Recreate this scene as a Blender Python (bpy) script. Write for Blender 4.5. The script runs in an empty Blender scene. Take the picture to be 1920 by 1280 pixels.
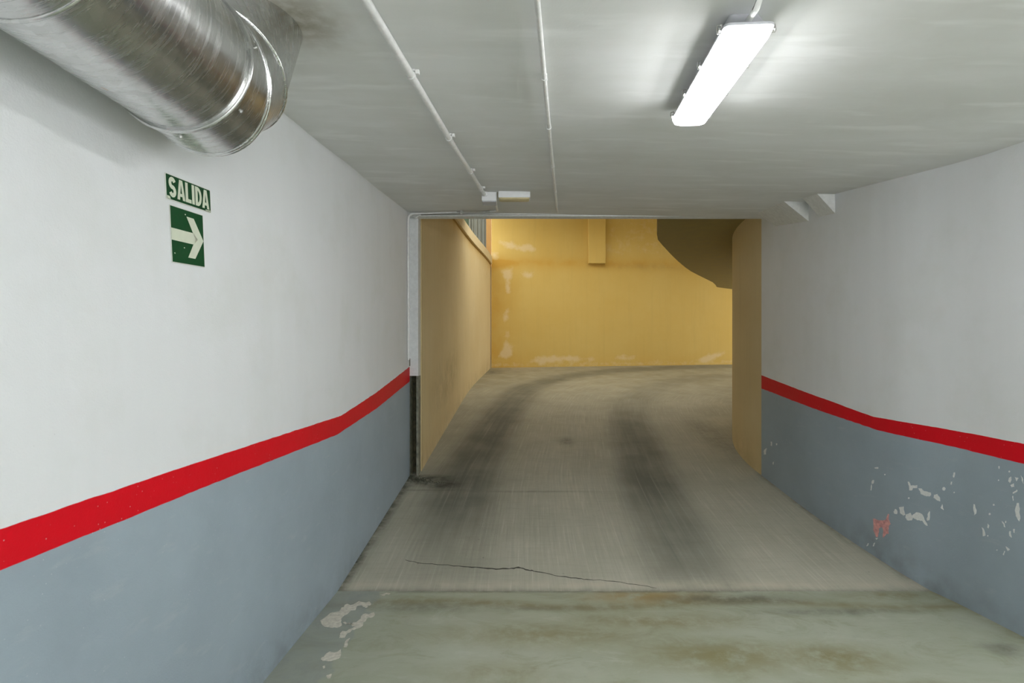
import bpy, bmesh, math, random
import numpy as np
from mathutils import Vector, Matrix
random.seed(7); RNG = np.random.default_rng(7)

# ------------------------------------------------------------------ camera, world, exposure
H = 1.60                       # eye height above the flat floor
F = 1040.0                     # focal length in pixels of the 1920 wide frame
U0, V0 = 960.0, 678.0          # image column straight ahead, image row of the horizon
sc = bpy.context.scene
cam = bpy.data.objects.new('camera', bpy.data.cameras.new('camera'))
sc.collection.objects.link(cam)
cam.data.sensor_width = 36.0
cam.data.lens = 36.0 * F / 1920.0
cam.data.shift_y = (V0 - 640.0) / 1920.0
cam.data.clip_start = 0.02
cam.location = (0, 0, H)
cam.rotation_euler = (math.pi / 2, 0, 0)
sc.camera = cam

SKY = 3.3
LAMP = 1.28
world = bpy.data.worlds.new('overcast_sky'); sc.world = world
world.use_nodes = True
bgn = world.node_tree.nodes['Background']
bgn.inputs[0].default_value = (1.0, 0.97, 0.90, 1); bgn.inputs[1].default_value = SKY

vs = sc.view_settings
vs.view_transform = 'Standard'; vs.look = 'None'; vs.gamma = 1.0
vs.use_curve_mapping = False
vs.exposure = 0.0

C = sc.collection

# ------------------------------------------------------------------ object helpers
def link(name, mesh, mat=None, parent=None):
    o = bpy.data.objects.new(name, mesh); C.objects.link(o)
    if mat is not None and mesh is not None and not mesh.materials: mesh.materials.append(mat)
    if parent is not None: o.parent = parent
    return o
def tag(o, label=None, cat=None, group=None, kind=None):
    if label: o['label'] = label
    if cat: o['category'] = cat
    if group: o['group'] = group
    if kind: o['kind'] = kind
    return o
def empty(name, loc=(0, 0, 0), rot=(0, 0, 0)):
    o = bpy.data.objects.new(name, None); C.objects.link(o)
    o.location = loc; o.rotation_euler = rot; o.empty_display_size = 0.05
    return o
def mesh_from(name, verts, faces, smooth=False):
    m = bpy.data.meshes.new(name)
    m.from_pydata([tuple(map(float, v)) for v in verts], [], [tuple(int(i) for i in f) for f in faces])
    m.update()
    bm = bmesh.new(); bm.from_mesh(m); bmesh.ops.recalc_face_normals(bm, faces=bm.faces[:]); bm.to_mesh(m); bm.free()
    if smooth: m.polygons.foreach_set('use_smooth', [True] * len(m.polygons))
    return m
def bm_mesh(name, bm, smooth=None):
    bmesh.ops.recalc_face_normals(bm, faces=bm.faces[:])
    m = bpy.data.meshes.new(name); bm.to_mesh(m); bm.free()
    if smooth == 'all': m.polygons.foreach_set('use_smooth', [True] * len(m.polygons))
    elif smooth: m.polygons.foreach_set('use_smooth', [True] * len(m.polygons)); m.set_sharp_from_angle(angle=math.radians(smooth))
    return m
def bm_box(bm, c, s, bev=0.0):
    r = bmesh.ops.create_cube(bm, size=1.0)
    for v in r['verts']: v.co = Vector((v.co.x * s[0] + c[0], v.co.y * s[1] + c[1], v.co.z * s[2] + c[2]))
    if bev > 0:
        es = list({e for v in r['verts'] for e in v.link_edges})
        bmesh.ops.bevel(bm, geom=es, offset=bev, segments=2, profile=0.5, affect='EDGES')
def box(name, c, s, mat, parent=None, bev=0.0):
    bm = bmesh.new(); bm_box(bm, c, s, bev)
    return link(name, bm_mesh(name, bm), mat, parent)
def bm_loft(bm, rings, cap0=True, cap1=True):
    vr = [[bm.verts.new(p) for p in r] for r in rings]
    n = len(rings[0])
    for a, b in zip(vr[:-1], vr[1:]):
        for i in range(n): bm.faces.new((a[i], a[(i + 1) % n], b[(i + 1) % n], b[i]))
    if cap0: bm.faces.new(list(reversed(vr[0])))
    if cap1: bm.faces.new(vr[-1])
    return vr
def ring_at(p, t, r, n=16, up=Vector((0, 0, 1))):
    t = t.normalized()
    a = up.cross(t)
    if a.length < 1e-4: a = Vector((1, 0, 0)).cross(t)
    a.normalize(); b = t.cross(a)
    return [p + a * (r * math.cos(k * 2 * math.pi / n)) + b * (r * math.sin(k * 2 * math.pi / n)) for k in range(n)]
def bm_tube(bm, pts, r, n=14):
    pts = [Vector(p) for p in pts]; rings = []
    for i, p in enumerate(pts):
        d0 = (p - pts[i - 1]).normalized() if i > 0 else None
        d1 = (pts[i + 1] - p).normalized() if i < len(pts) - 1 else None
        t = d1 if d0 is None else d0 if d1 is None else (d0 + d1)
        up = Vector((0, 0, 1)) if abs(t.normalized().z) < 0.95 else Vector((0, 1, 0))
        rings.append(ring_at(p, t, r, n, up))
    # keep rings from twisting
    for i in range(1, len(rings)):
        best = min(range(n), key=lambda k: (rings[i][k] - rings[i - 1][0]).length)
        rings[i] = rings[i][best:] + rings[i][:best]
        if (rings[i][1] - rings[i - 1][1]).length > (rings[i][-1] - rings[i - 1][1]).length:
            rings[i] = [rings[i][0]] + list(reversed(rings[i][1:]))
    bm_loft(bm, rings)
def arc_pts(p0, p1, p2, r, k=6):
    """round the corner p1 of the polyline p0-p1-p2"""
    p0, p1, p2 = Vector(p0), Vector(p1), Vector(p2)
    a = p1 + (p0 - p1).normalized() * r; b = p1 + (p2 - p1).normalized() * r
    return [a * (1 - t) ** 2 + p1 * (2 * t * (1 - t)) + b * t * t for t in [i / k for i in range(k + 1)]]
def sheet(name, P, off, mat, attrs=None, uv=None, parent=None, smooth=True):
    """closed slab: the visible grid P (n, m, 3) and the same grid moved by off"""
    P = np.asarray(P, float); n, m = P.shape[:2]
    B = P + np.asarray(off, float)
    V = np.concatenate([P.reshape(-1, 3), B.reshape(-1, 3)])
    idx = np.arange(n * m).reshape(n, m); o = n * m
    q = np.stack([idx[:-1, :-1], idx[1:, :-1], idx[1:, 1:], idx[:-1, 1:]], -1).reshape(-1, 4)
    fs = [q, q[:, ::-1] + o]
    for e in (idx[0, :], idx[-1, :][::-1], idx[:, 0][::-1], idx[:, -1]):
        fs.append(np.stack([e[:-1], e[1:], e[1:] + o, e[:-1] + o], -1))
    Fc = np.concatenate(fs)
    me = bpy.data.meshes.new(name)
    me.vertices.add(len(V)); me.vertices.foreach_set('co', V.ravel())
    me.loops.add(Fc.size); me.loops.foreach_set('vertex_index', Fc.ravel().astype(np.int32))
    me.polygons.add(len(Fc)); me.polygons.foreach_set('loop_start', np.arange(0, Fc.size, 4, dtype=np.int32))
    me.update(calc_edges=True); me.validate()
    # orient: flip everything if the front faces look the wrong way (front normal must oppose off)
    a = P[1, 0] - P[0, 0]; b = P[0, 1] - P[0, 0]
    nrm = np.cross(a, P[1, 1] - P[1, 0]); o0 = np.asarray(off, float).reshape(-1, 3)[0]
    if float(np.dot(nrm, o0)) > 0: me.flip_normals()
    if smooth:
        s = np.zeros(len(Fc), bool); s[:len(q)] = True
        me.polygons.foreach_set('use_smooth', s)
        me.set_sharp_from_angle(angle=math.radians(40))
    for k, v in (attrs or {}).items():
        at = me.attributes.new(k, 'FLOAT', 'POINT')
        v = np.asarray(v, float).ravel(); at.data.foreach_set('value', np.concatenate([v, v]).astype(np.float32))
    if uv is not None:
        at = me.attributes.new('flow', 'FLOAT_VECTOR', 'POINT')
        u = np.asarray(uv, float).reshape(-1, 2); u3 = np.column_stack([u, np.zeros(len(u))])
        at.data.foreach_set('vector', np.concatenate([u3, u3]).ravel().astype(np.float32))
    return link(name, me, mat, parent)
def prism(name, poly, z0, z1, mat, parent=None):
    n = len(poly)
    V = [(x, y, z0) for x, y in poly] + [(x, y, z1) for x, y in poly]
    Fs = [tuple(range(n))[::-1], tuple(range(n, 2 * n))] + [(i, (i + 1) % n, (i + 1) % n + n, i + n) for i in range(n)]
    return link(name, mesh_from(name, V, Fs), mat, parent)

# ------------------------------------------------------------------ material helpers
class NT:
    def __init__(s, name):
        s.m = bpy.data.materials.new(name); s.m.use_nodes = True
        s.t = s.m.node_tree; s.n = s.t.nodes; s.b = s.n['Principled BSDF']
        s.coord = s.n.new('ShaderNodeTexCoord').outputs['Object']
    def put(s, sock, v):
        if hasattr(v, 'is_output'): s.t.links.new(v, sock)
        elif isinstance(v, (tuple, list)) and len(v) == 3 and sock.type == 'RGBA': sock.default_value = (*v, 1)
        else: sock.default_value = v
    def map(s, scale, vec=None, loc=(0, 0, 0)):
        k = s.n.new('ShaderNodeMapping'); s.put(k.inputs[0], vec or s.coord); k.inputs['Scale'].default_value = scale; k.inputs['Location'].default_value = loc
        return k.outputs[0]
    def noise(s, scale, detail=4, rough=0.55, vec=None, dist=0.0):
        k = s.n.new('ShaderNodeTexNoise'); s.put(k.inputs['Vector'], vec or s.coord)
        k.inputs['Scale'].default_value = scale; k.inputs['Detail'].default_value = detail
        k.inputs['Roughness'].default_value = rough; k.inputs['Distortion'].default_value = dist
        return k.outputs[0]
    def voro(s, scale, vec=None, out='Distance'):
        k = s.n.new('ShaderNodeTexVoronoi'); s.put(k.inputs['Vector'], vec or s.coord); k.inputs['Scale'].default_value = scale
        return k.outputs[out]
    def rng(s, v, a, b, c=0.0, d=1.0, smooth=False):
        k = s.n.new('ShaderNodeMapRange'); k.interpolation_type = 'SMOOTHSTEP' if smooth else 'LINEAR'; k.clamp = True
        s.put(k.inputs['Value'], v)
        for i, x in zip(('From Min', 'From Max', 'To Min', 'To Max'), (a, b, c, d)): k.inputs[i].default_value = x
        return k.outputs[0]
    def op(s, o, a, b=0.0):
        k = s.n.new('ShaderNodeMath'); k.operation = o; s.put(k.inputs[0], a); s.put(k.inputs[1], b); return k.outputs[0]
    def mix(s, f, a, b, mode='MIX'):
        k = s.n.new('ShaderNodeMix'); k.data_type = 'RGBA'; k.blend_type = mode
        s.put(k.inputs[0], f); s.put(k.inputs[6], a); s.put(k.inputs[7], b); return k.outputs[2]
    def attr(s, name, out='Fac'):
        k = s.n.new('ShaderNodeAttribute'); k.attribute_name = name; return k.outputs[out]
    def xyz(s, vec=None):
        k = s.n.new('ShaderNodeSeparateXYZ'); s.put(k.inputs[0], vec or s.coord); return k.outputs
    def bump(s, h, strength=0.3, dist=0.01):
        k = s.n.new('ShaderNodeBump'); s.put(k.inputs['Height'], h)
        k.inputs['Strength'].default_value = strength; k.inputs['Distance'].default_value = dist
        s.t.links.new(k.outputs[0], s.b.inputs['Normal'])
    def fin(s, col, rough=0.6, metal=0.0, spec=0.5):
        s.put(s.b.inputs['Base Color'], col); s.put(s.b.inputs['Roughness'], rough); s.put(s.b.inputs['Metallic'], metal)
        s.b.inputs['Specular IOR Level'].default_value = spec
        return s.m
def plain(name, col, rough=0.5, metal=0.0, var=0.08, scale=30.0, bump=0.0):
    k = NT(name); n = k.noise(scale, 4)
    c = k.mix(k.rng(n, 0.3, 0.7), tuple(x * (1 - var) for x in col), tuple(min(1, x * (1 + var)) for x in col))
    if bump: k.bump(n, bump, 0.004)
    return k.fin(c, k.rng(n, 0.3, 0.7, rough * 0.9, min(1, rough * 1.1)), metal, 0.5 if metal else 0.3)
def emit(name, col, strength):
    k = NT(name); k.put(k.b.inputs['Base Color'], col); k.put(k.b.inputs['Emission Color'], col); k.b.inputs['Emission Strength'].default_value = strength
    return k.m

WHITE = (0.765, 0.785, 0.80); RED = (0.60, 0.003, 0.012); GREY = (0.335, 0.405, 0.455)
def mat_painted_wall():
    k = NT('painted_wall')
    z = k.xyz()
    edge = k.rng(k.noise(9, 5), 0.3, 0.7, -0.014, 0.014)
    s = k.op('ADD', k.attr('stripe'), edge)
    streak = k.noise(1.0, 4, vec=k.map((5, 5, 0.5)))
    blot = k.noise(2.2, 5, 0.6)
    fine = k.noise(160, 3)
    w = k.mix(k.rng(streak, 0.35, 0.75), WHITE, tuple(x * 0.965 for x in WHITE))
    w = k.mix(k.rng(blot, 0.5, 0.8), w, (0.70, 0.72, 0.71))
    specks = k.rng(k.voro(26), 0.0, 0.055, 1, 0)
    dark = k.op('MULTIPLY', specks, k.rng(k.noise(3), 0.56, 0.62))
    w = k.mix(k.op('MULTIPLY', dark, 0.55), w, (0.30, 0.31, 0.30))
    g = k.mix(k.rng(blot, 0.3, 0.75), GREY, tuple(x * 0.86 for x in GREY))
    g = k.mix(k.op('MULTIPLY', k.rng(k.noise(1, 5, vec=k.map((6, 6, 22))), 0.6, 0.8), 0.35), g, (0.45, 0.49, 0.50))
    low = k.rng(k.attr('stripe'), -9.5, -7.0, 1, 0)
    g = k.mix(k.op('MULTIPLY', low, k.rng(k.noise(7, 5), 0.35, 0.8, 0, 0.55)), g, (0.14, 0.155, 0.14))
    chip = k.rng(k.voro(42), 0.0, 0.12, 1, 0)
    chip = k.op('MULTIPLY', chip, k.rng(k.noise(5), 0.50, 0.57))
    r = k.mix(k.op('MULTIPLY', chip, 0.85), RED, (0.6, 0.55, 0.53))
    g = k.mix(k.op('MULTIPLY', chip, 0.6), g, (0.58, 0.61, 0.62))
    c = k.mix(k.rng(s, -0.01, 0.01), g, r)
    c = k.mix(k.rng(s, 0.99, 1.01), c, w)
    h = k.op('ADD', k.op('MULTIPLY', fine, 0.5), k.op('MULTIPLY', k.noise(22, 4), 1.0))
    k.bump(h, 0.22, 0.006)
    return k.fin(c, k.rng(s, 0.99, 1.01, 0.50, 0.62), spec=0.22)
def mat_ceiling():
    k = NT('ceiling_plaster')
    lay = k.noise(1.0, 5, 0.6, vec=k.map((0.9, 4.0, 1)))
    blot = k.noise(1.3, 5, 0.6)
    c = k.mix(k.rng(lay, 0.40, 0.62), (0.81, 0.82, 0.815), (0.765, 0.775, 0.76))
    c = k.mix(k.rng(blot, 0.48, 0.72), c, (0.72, 0.725, 0.705))
    touch = k.op('MULTIPLY', k.rng(k.noise(1, 3, vec=k.map((1.5, 7, 1), loc=(3, 1, 0))), 0.56, 0.68), 0.8)
    c = k.mix(touch, c, (0.87, 0.88, 0.875))
    st = k.op('MULTIPLY', k.attr('stain'), k.rng(k.noise(18, 5), 0.3, 0.6, 0.5, 1))
    c = k.mix(st, c, (0.36, 0.33, 0.27))
    h = k.op('ADD', k.noise(12, 5), k.op('MULTIPLY', k.noise(120, 3), 0.35))
    k.bump(h, 0.16, 0.006)
    return k.fin(c, 0.75, spec=0.3)
def mat_ramp():
    k = NT('ramp_concrete')
    fl = k.attr('flow', 'Vector')
    groove = k.noise(1.0, 3, 0.7, vec=k.map((46, 1.1, 1), fl))
    groove2 = k.noise(1.0, 2, 0.6, vec=k.map((14, 0.5, 1), fl))
    cross = k.noise(1.0, 4, 0.6, vec=k.map((3, 26, 1), fl))
    blot = k.noise(1.6, 6, 0.65)
    c = k.mix(k.rng(blot, 0.3, 0.72), (0.47, 0.46, 0.375), (0.39, 0.385, 0.305))
    c = k.mix(k.op('MULTIPLY', k.rng(groove, 0.45, 0.75), 0.42), c, (0.29, 0.29, 0.245))
    c = k.mix(k.op('MULTIPLY', k.rng(groove, 0.42, 0.28), 0.5), c, (0.63, 0.615, 0.53))
    c = k.mix(k.op('MULTIPLY', k.rng(cross, 0.5, 0.8), 0.25), c, (0.27, 0.26, 0.21))
    tr = k.op('MULTIPLY', k.attr('track'), k.rng(k.op('ADD', k.op('MULTIPLY', groove2, 0.5), k.op('MULTIPLY', k.noise(2.2, 5), 0.6)), 0.25, 0.65, 0.55, 1.0))
    c = k.mix(tr, c, (0.105, 0.110, 0.090))
    lines = k.op('MULTIPLY', k.attr('track'), k.rng(k.noise(1.0, 1, vec=k.map((30, 0.25, 1), fl)), 0.66, 0.74))
    c = k.mix(k.op('MULTIPLY', lines, 0.35), c, (0.36, 0.36, 0.31))
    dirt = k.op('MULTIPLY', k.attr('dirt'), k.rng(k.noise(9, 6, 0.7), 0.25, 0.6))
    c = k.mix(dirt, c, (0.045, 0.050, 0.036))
    spots = k.op('MULTIPLY', k.rng(k.voro(5.5), 0.0, 0.06, 1, 0), 0.7)
    c = k.mix(spots, c, (0.12, 0.12, 0.10))
    c = k.mix(k.op('MULTIPLY', k.attr('pale'), k.rng(k.noise(7, 5), 0.3, 0.6)), c, (0.55, 0.50, 0.40))
    c = k.mix(k.op('MULTIPLY', k.attr('bounce_tint'), k.rng(k.noise(3, 5), 0.2, 0.7, 0.5, 0.9)), c, (0.62, 0.56, 0.42), 'MULTIPLY')  # yellow bounce light put into the ramp colour, stronger with distance
    h = k.op('ADD', k.op('MULTIPLY', groove, 0.8), k.op('MULTIPLY', k.noise(90, 4), 0.35))
    k.bump(h, 0.35, 0.006)
    return k.fin(c, k.rng(blot, 0.3, 0.7, 0.62, 0.8), spec=0.35)
def mat_floor():
    k = NT('floor_concrete')
    a = k.noise(1.0, 6, 0.65, vec=k.map((1.0, 1.9, 1)), dist=0.6)
    b = k.noise(2.6, 6, 0.7, vec=k.map((1, 1.6, 1), loc=(4, 7, 0)), dist=0.8)
    d = k.noise(7.0, 6, 0.7)
    c = k.mix(k.rng(a, 0.36, 0.68), (0.40, 0.43, 0.345), (0.32, 0.345, 0.255))
    c = k.mix(k.op('MULTIPLY', k.rng(b, 0.52, 0.70), 0.6), c, (0.245, 0.25, 0.15))
    c = k.mix(k.op('MULTIPLY', k.rng(b, 0.42, 0.28), 0.6), c, (0.47, 0.51, 0.44))
    c = k.mix(k.op('MULTIPLY', k.rng(d, 0.55, 0.75), 0.25), c, (0.22, 0.225, 0.18))
    c = k.mix(k.op('MULTIPLY', k.attr('moss'), k.rng(d, 0.28, 0.55)), c, (0.235, 0.22, 0.115))
    c = k.mix(k.op('MULTIPLY', k.attr('rust'), k.rng(d, 0.3, 0.55)), c, (0.33, 0.25, 0.11))
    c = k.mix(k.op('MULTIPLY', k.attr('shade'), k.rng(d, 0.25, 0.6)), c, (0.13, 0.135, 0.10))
    gp = k.rng(k.op('ADD', k.attr('spill'), k.rng(k.noise(6, 6, 0.7), 0.25, 0.75, -0.5, 0.5)), 0.45, 0.62)
    c = k.mix(k.op('MULTIPLY', gp, k.rng(d, 0.3, 0.7, 0.35, 0.8)), c, (0.275, 0.305, 0.29))
    k.bump(k.op('ADD', k.op('MULTIPLY', d, 0.6), k.op('MULTIPLY', k.noise(70, 4), 0.3)), 0.14, 0.006)
    return k.fin(c, k.rng(b, 0.3, 0.7, 0.42, 0.6), spec=0.4)
def mat_yellow(name='yellow_render', k1=(0.62, 0.46, 0.148), k2=(0.59, 0.42, 0.12)):
    k = NT(name)
    blot = k.noise(0.9, 6, 0.65)
    c = k.mix(k.rng(blot, 0.35, 0.7), k1, k2)
    c = k.mix(k.op('MULTIPLY', k.rng(k.noise(1.0, 5, vec=k.map((9, 9, 0.6))), 0.5, 0.8), 0.35), c, tuple(x * 0.82 for x in k1))
    c = k.mix(k.op('MULTIPLY', k.attr('damp'), k.rng(k.noise(2.0, 5), 0.3, 0.6, 0.3, 1)), c, (0.55, 0.33, 0.06))
    pl = k.op('ADD', k.attr('plaster'), k.rng(k.noise(6, 6, 0.7), 0.25, 0.75, -0.45, 0.45))
    c = k.mix(k.op('MULTIPLY', k.rng(pl, 0.3, 0.9), 0.62), c, (0.70, 0.59, 0.38))
    gr = k.op('MULTIPLY', k.attr('grime'), k.rng(k.noise(3.5, 6, 0.7), 0.35, 0.65))
    c = k.mix(k.op('MULTIPLY', gr, 0.75), c, (0.25, 0.185, 0.075))
    k.bump(k.op('ADD', k.noise(8, 5), k.op('MULTIPLY', k.noise(90, 3), 0.4)), 0.14, 0.006)
    return k.fin(c, 0.78, spec=0.25)
def mat_galv():
    k = NT('galvanised_sheet')
    rub = k.noise(1.0, 5, 0.7, vec=k.map((5, 60, 5)), dist=0.3)
    rub2 = k.noise(1.0, 4, 0.7, vec=k.map((9, 160, 9)))
    span = k.voro(34, out='Color')
    sp = k.xyz(span)[0]
    blot = k.noise(5, 5, 0.65)
    c = k.mix(k.rng(sp, 0, 1), (0.60, 0.605, 0.60), (0.70, 0.705, 0.70))
    c = k.mix(k.op('MULTIPLY', k.rng(blot, 0.5, 0.75), 0.5), c, (0.50, 0.485, 0.44))
    sc_ = k.rng(rub2, 0.62, 0.72)
    c = k.mix(k.op('MULTIPLY', sc_, 0.5), c, (0.82, 0.83, 0.83))
    rust = k.op('MULTIPLY', k.rng(k.noise(13, 4), 0.70, 0.74), 0.7)
    c = k.mix(rust, c, (0.50, 0.26, 0.10))
    h = k.op('ADD', k.op('MULTIPLY', rub, 0.7), k.op('MULTIPLY', rub2, 0.35))
    k.bump(h, 0.07, 0.008)
    return k.fin(c, k.op('ADD', k.rng(rub, 0.3, 0.7, 0.16, 0.34), k.op('MULTIPLY', sc_, 0.2)), 1.0)

M = dict(
    wall=mat_painted_wall(), ceil=mat_ceiling(), ramp=mat_ramp(), floor=mat_floor(), yellow=mat_yellow(),
    galv=mat_galv(),
    white=plain('white_paint', WHITE, 0.6, bump=0.15), conduit=plain('painted_conduit', (0.78, 0.785, 0.775), 0.42),
    lintel=plain('grey_white_paint', (0.70, 0.71, 0.69), 0.7, bump=0.2),
    plastic=plain('white_plastic', (0.80, 0.81, 0.82), 0.38, var=0.02), grey_plastic=plain('grey_plastic', (0.50, 0.51, 0.54), 0.4, var=0.03),
    yellowed=plain('yellowed_plastic', (0.55, 0.47, 0.27), 0.4), steel=plain('clip_steel', (0.62, 0.62, 0.60), 0.3, 1.0),
    green=plain('sign_green', (0.001, 0.055, 0.014), 0.6, var=0.15, scale=60), glow=plain('photoluminescent_cream', (0.66, 0.70, 0.57), 0.4, var=0.04),
    board=plain('sign_board_edge', (0.66, 0.67, 0.62), 0.5),
    chip=plain('bare_plaster', (0.72, 0.74, 0.72), 0.8, scale=90), pink=plain('old_pink_paint', (0.66, 0.33, 0.31), 0.7, var=0.3, scale=40),
    peel=plain('bare_cement', (0.60, 0.58, 0.50), 0.85, var=0.18, scale=45, bump=0.3),
    crack=plain('crack_dirt', (0.06, 0.06, 0.047), 0.9), rust=plain('rusty_channel', (0.085, 0.078, 0.045), 0.85, var=0.5, scale=22, bump=0.4),
    soil=plain('dark_soil', (0.085, 0.09, 0.065), 0.95, var=0.5, scale=30, bump=0.6),
    coping=plain('cream_coping', (0.66, 0.55, 0.33), 0.75, var=0.08, scale=9, bump=0.2), dark_strip=plain('under_coping_strip', (0.34, 0.21, 0.05), 0.9),
    sheetmetal=plain('grey_sheet', (0.115, 0.125, 0.11), 0.5, scale=4), dkgreen=plain('dark_green_paint', (0.035, 0.055, 0.03), 0.6),
    ochre=plain('ochre_render', (0.28, 0.165, 0.06), 0.8, scale=5, bump=0.2),
    plaster_grey=plain('jamb_paint', (0.68, 0.70, 0.70), 0.65, bump=0.2),
    tube=emit('tube_glow', (0.98, 0.99, 1.0), 72.0 * LAMP),
)
def mat_diffuser():
    k = NT('lit_diffuser'); out = k.n['Material Output']
    tr = k.n.new('ShaderNodeBsdfTransparent'); tr.inputs[0].default_value = (1, 1, 1, 1)
    em = k.n.new('ShaderNodeEmission'); em.inputs[0].default_value = (0.98, 0.99, 1.0, 1); em.inputs[1].default_value = 19.0 * LAMP
    mx = k.n.new('ShaderNodeMixShader'); mx.inputs[0].default_value = 0.45
    k.t.links.new(tr.outputs[0], mx.inputs[1]); k.t.links.new(em.outputs[0], mx.inputs[2]); k.t.links.new(mx.outputs[0], out.inputs[0])
    return k.m
M['diffuser'] = mat_diffuser()
M['pale_yellow'] = mat_yellow('pale_yellow_render', (0.66, 0.54, 0.31), (0.62, 0.49, 0.26))
M['dirty'] = plain('grimy_render', (0.19, 0.19, 0.15), 0.85, var=0.45, scale=14, bump=0.4)
M['soffit'] = plain('olive_soffit', (0.30, 0.235, 0.085), 0.8, bump=0.2, scale=6)

# ------------------------------------------------------------------ the surveyed shape of the place (x right, y ahead, z up from the flat floor)
def interp(tab):
    a = np.array(tab, float)
    return lambda y: np.interp(y, a[:, 0], a[:, 1])
Y_END = 6.30                    # the mouth of the garage
RAMP0 = 3.87; SLOPE = 0.128     # the ramp starts here
def xl(y): return -1.31 + 0.02404 * np.asarray(y, float)            # left wall
def _xr():
    t = np.array([(-8, 3.02), (2.6, 3.02), (3.22, 2.975), (3.72, 2.955), (4.1, 2.885), (4.7, 2.835), (5.3, 2.815), (6.4, 2.835)])
    g = np.linspace(-8, 6.4, 721); v = np.interp(g, t[:, 0], t[:, 1])
    ker = np.exp(-0.5 * (np.arange(-15, 16) / 6.0) ** 2); ker /= ker.sum()
    vp = np.convolve(np.pad(v, 15, mode='edge'), ker, 'valid')
    return lambda y: np.interp(y, g, vp)
xr = _xr()
def zf(y): return np.maximum(0.0, (np.asarray(y, float) - RAMP0) * SLOPE)
cl = interp([(-8, 1.06), (0, 1.06), (2.93, 1.341), (3.63, 1.405), (4.07, 1.458), (4.83, 1.525), (6.22, 1.672), (6.3, 1.68), (6.6, 1.70)])
cr = interp([(-8, 1.04), (0, 1.04), (2, 1.185), (3.22, 1.279), (3.47, 1.296), (4.05, 1.36), (4.86, 1.468), (5.27, 1.52), (6.3, 1.622), (6.6, 1.64)])
def zc(x, y):
    t = np.clip((np.asarray(x, float) - xl(y)) / (xr(y) - xl(y)), 0.0, 1.0)
    return H + cl(y) * (1 - t) + cr(y) * t
def at(u, v, y): return np.array([(u - U0) / F * y, y, H + (V0 - v) / F * y])     # photo survey: a sighted point at a known distance

# ------------------------------------------------------------------ structure: garage
def wall_grid(xf, ys, top, b0, b1, nz=14):
    rows = []; stripe = []
    for y in ys:
        zb, zt = float(zf(y)) - 0.02, float(top(y)) + 0.01
        s0, s1 = H + float(b0(y)), H + float(b1(y))
        zs = np.linspace(zb, zt, nz)
        rows.append([(float(xf(y)), y, z) for z in zs]); stripe.append((zs - s0) / (s1 - s0))
    return np.array(rows), np.array(stripe)
ys = np.unique(np.round(np.concatenate([np.arange(-2.2, 6.28, 0.12), [3.87, 3.95, 4.3, 6.28]]), 3))
lb0 = interp([(-8, -0.515), (1.4, -0.52), (2.3, -0.511), (3.85, -0.508), (4.87, -0.414), (6.3, -0.22)])
lb1 = interp([(-8, -0.42), (1.4, -0.417), (2.27, -0.401), (3.95, -0.383), (4.87, -0.272), (6.3, -0.052)])
P, st = wall_grid(xl, ys, lambda y: H + cl(y), lb0, lb1)
wl = sheet('wall_left', P, (-0.25, 0, 0), M['wall'], {'stripe': st})
tag(wl, 'left garage wall painted white over grey with a red stripe between', 'wall', kind='structure')
ysr = np.unique(np.round(np.concatenate([np.arange(3.0, 6.3, 0.1), [3.87, 6.3]]), 3))
rb0 = interp([(-8, -0.60), (3.22, -0.594), (3.85, -0.56), (4.35, -0.535), (4.9, -0.47), (6.3, -0.303)])
rb1 = interp([(-8, -0.48), (3.22, -0.477), (3.85, -0.452), (4.40, -0.434), (4.9, -0.352), (6.3, -0.152)])
P, st = wall_grid(xr, ysr, lambda y: H + cr(y), rb0, rb1)
wr = sheet('wall_right', P, (0.25, 0, 0), M['wall'], {'stripe': st})
tag(wr, 'right garage wall, bulging, white over chipped grey with a red stripe', 'wall', kind='structure')
HZ = np.linspace(-0.02, 2.9, 14)
def straight_wall(name, pts, off, label):
    P = np.array([[(x, y, z) for z in HZ] for x, y in pts])
    return tag(sheet(name, P, off, M['wall'], {'stripe': (P[..., 2] - 1.09) / 0.1}), label, 'wall', kind='structure')
straight_wall('wall_rear', [(x, -2.2) for x in np.linspace(-1.6, 9.2, 20)], (0, -0.25, 0), 'end wall of the parking hall, white over grey with red stripe')
straight_wall('wall_hall_right', [(9.2, y) for y in np.linspace(-2.3, 2.9, 20)], (0.25, 0, 0), 'side wall of the parking hall, white over grey with red stripe')
straight_wall('wall_hall_front', [(3.0, 3.02), (3.04, 2.88), (3.14, 2.80), (3.35, 2.76)] + [(x, 2.75) for x in np.linspace(3.8, 9.2, 10)], (0, 0.20, 0), 'parking hall wall turning off from the bulging ramp wall')

yy = np.concatenate([np.arange(-2.25, -0.1, 0.2), np.linspace(0, 6.30, 106)])
P = np.array([[(x, y, zc(x, y)) for x in np.linspace(xl(y) - 0.05, xr(y) + 0.05, 72)] for y in yy])
dd = np.hypot((P[..., 0] + 0.78) / 0.16, (P[..., 1] - 2.02) / 0.24)
stain = np.clip(1.25 - dd, 0, 1)
ce = sheet('ceiling', P, (0, 0, 0.28), M['ceil'], {'stain': stain})
tag(ce, 'sloping white plastered garage ceiling with grey patches', 'ceiling', kind='structure')

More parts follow.
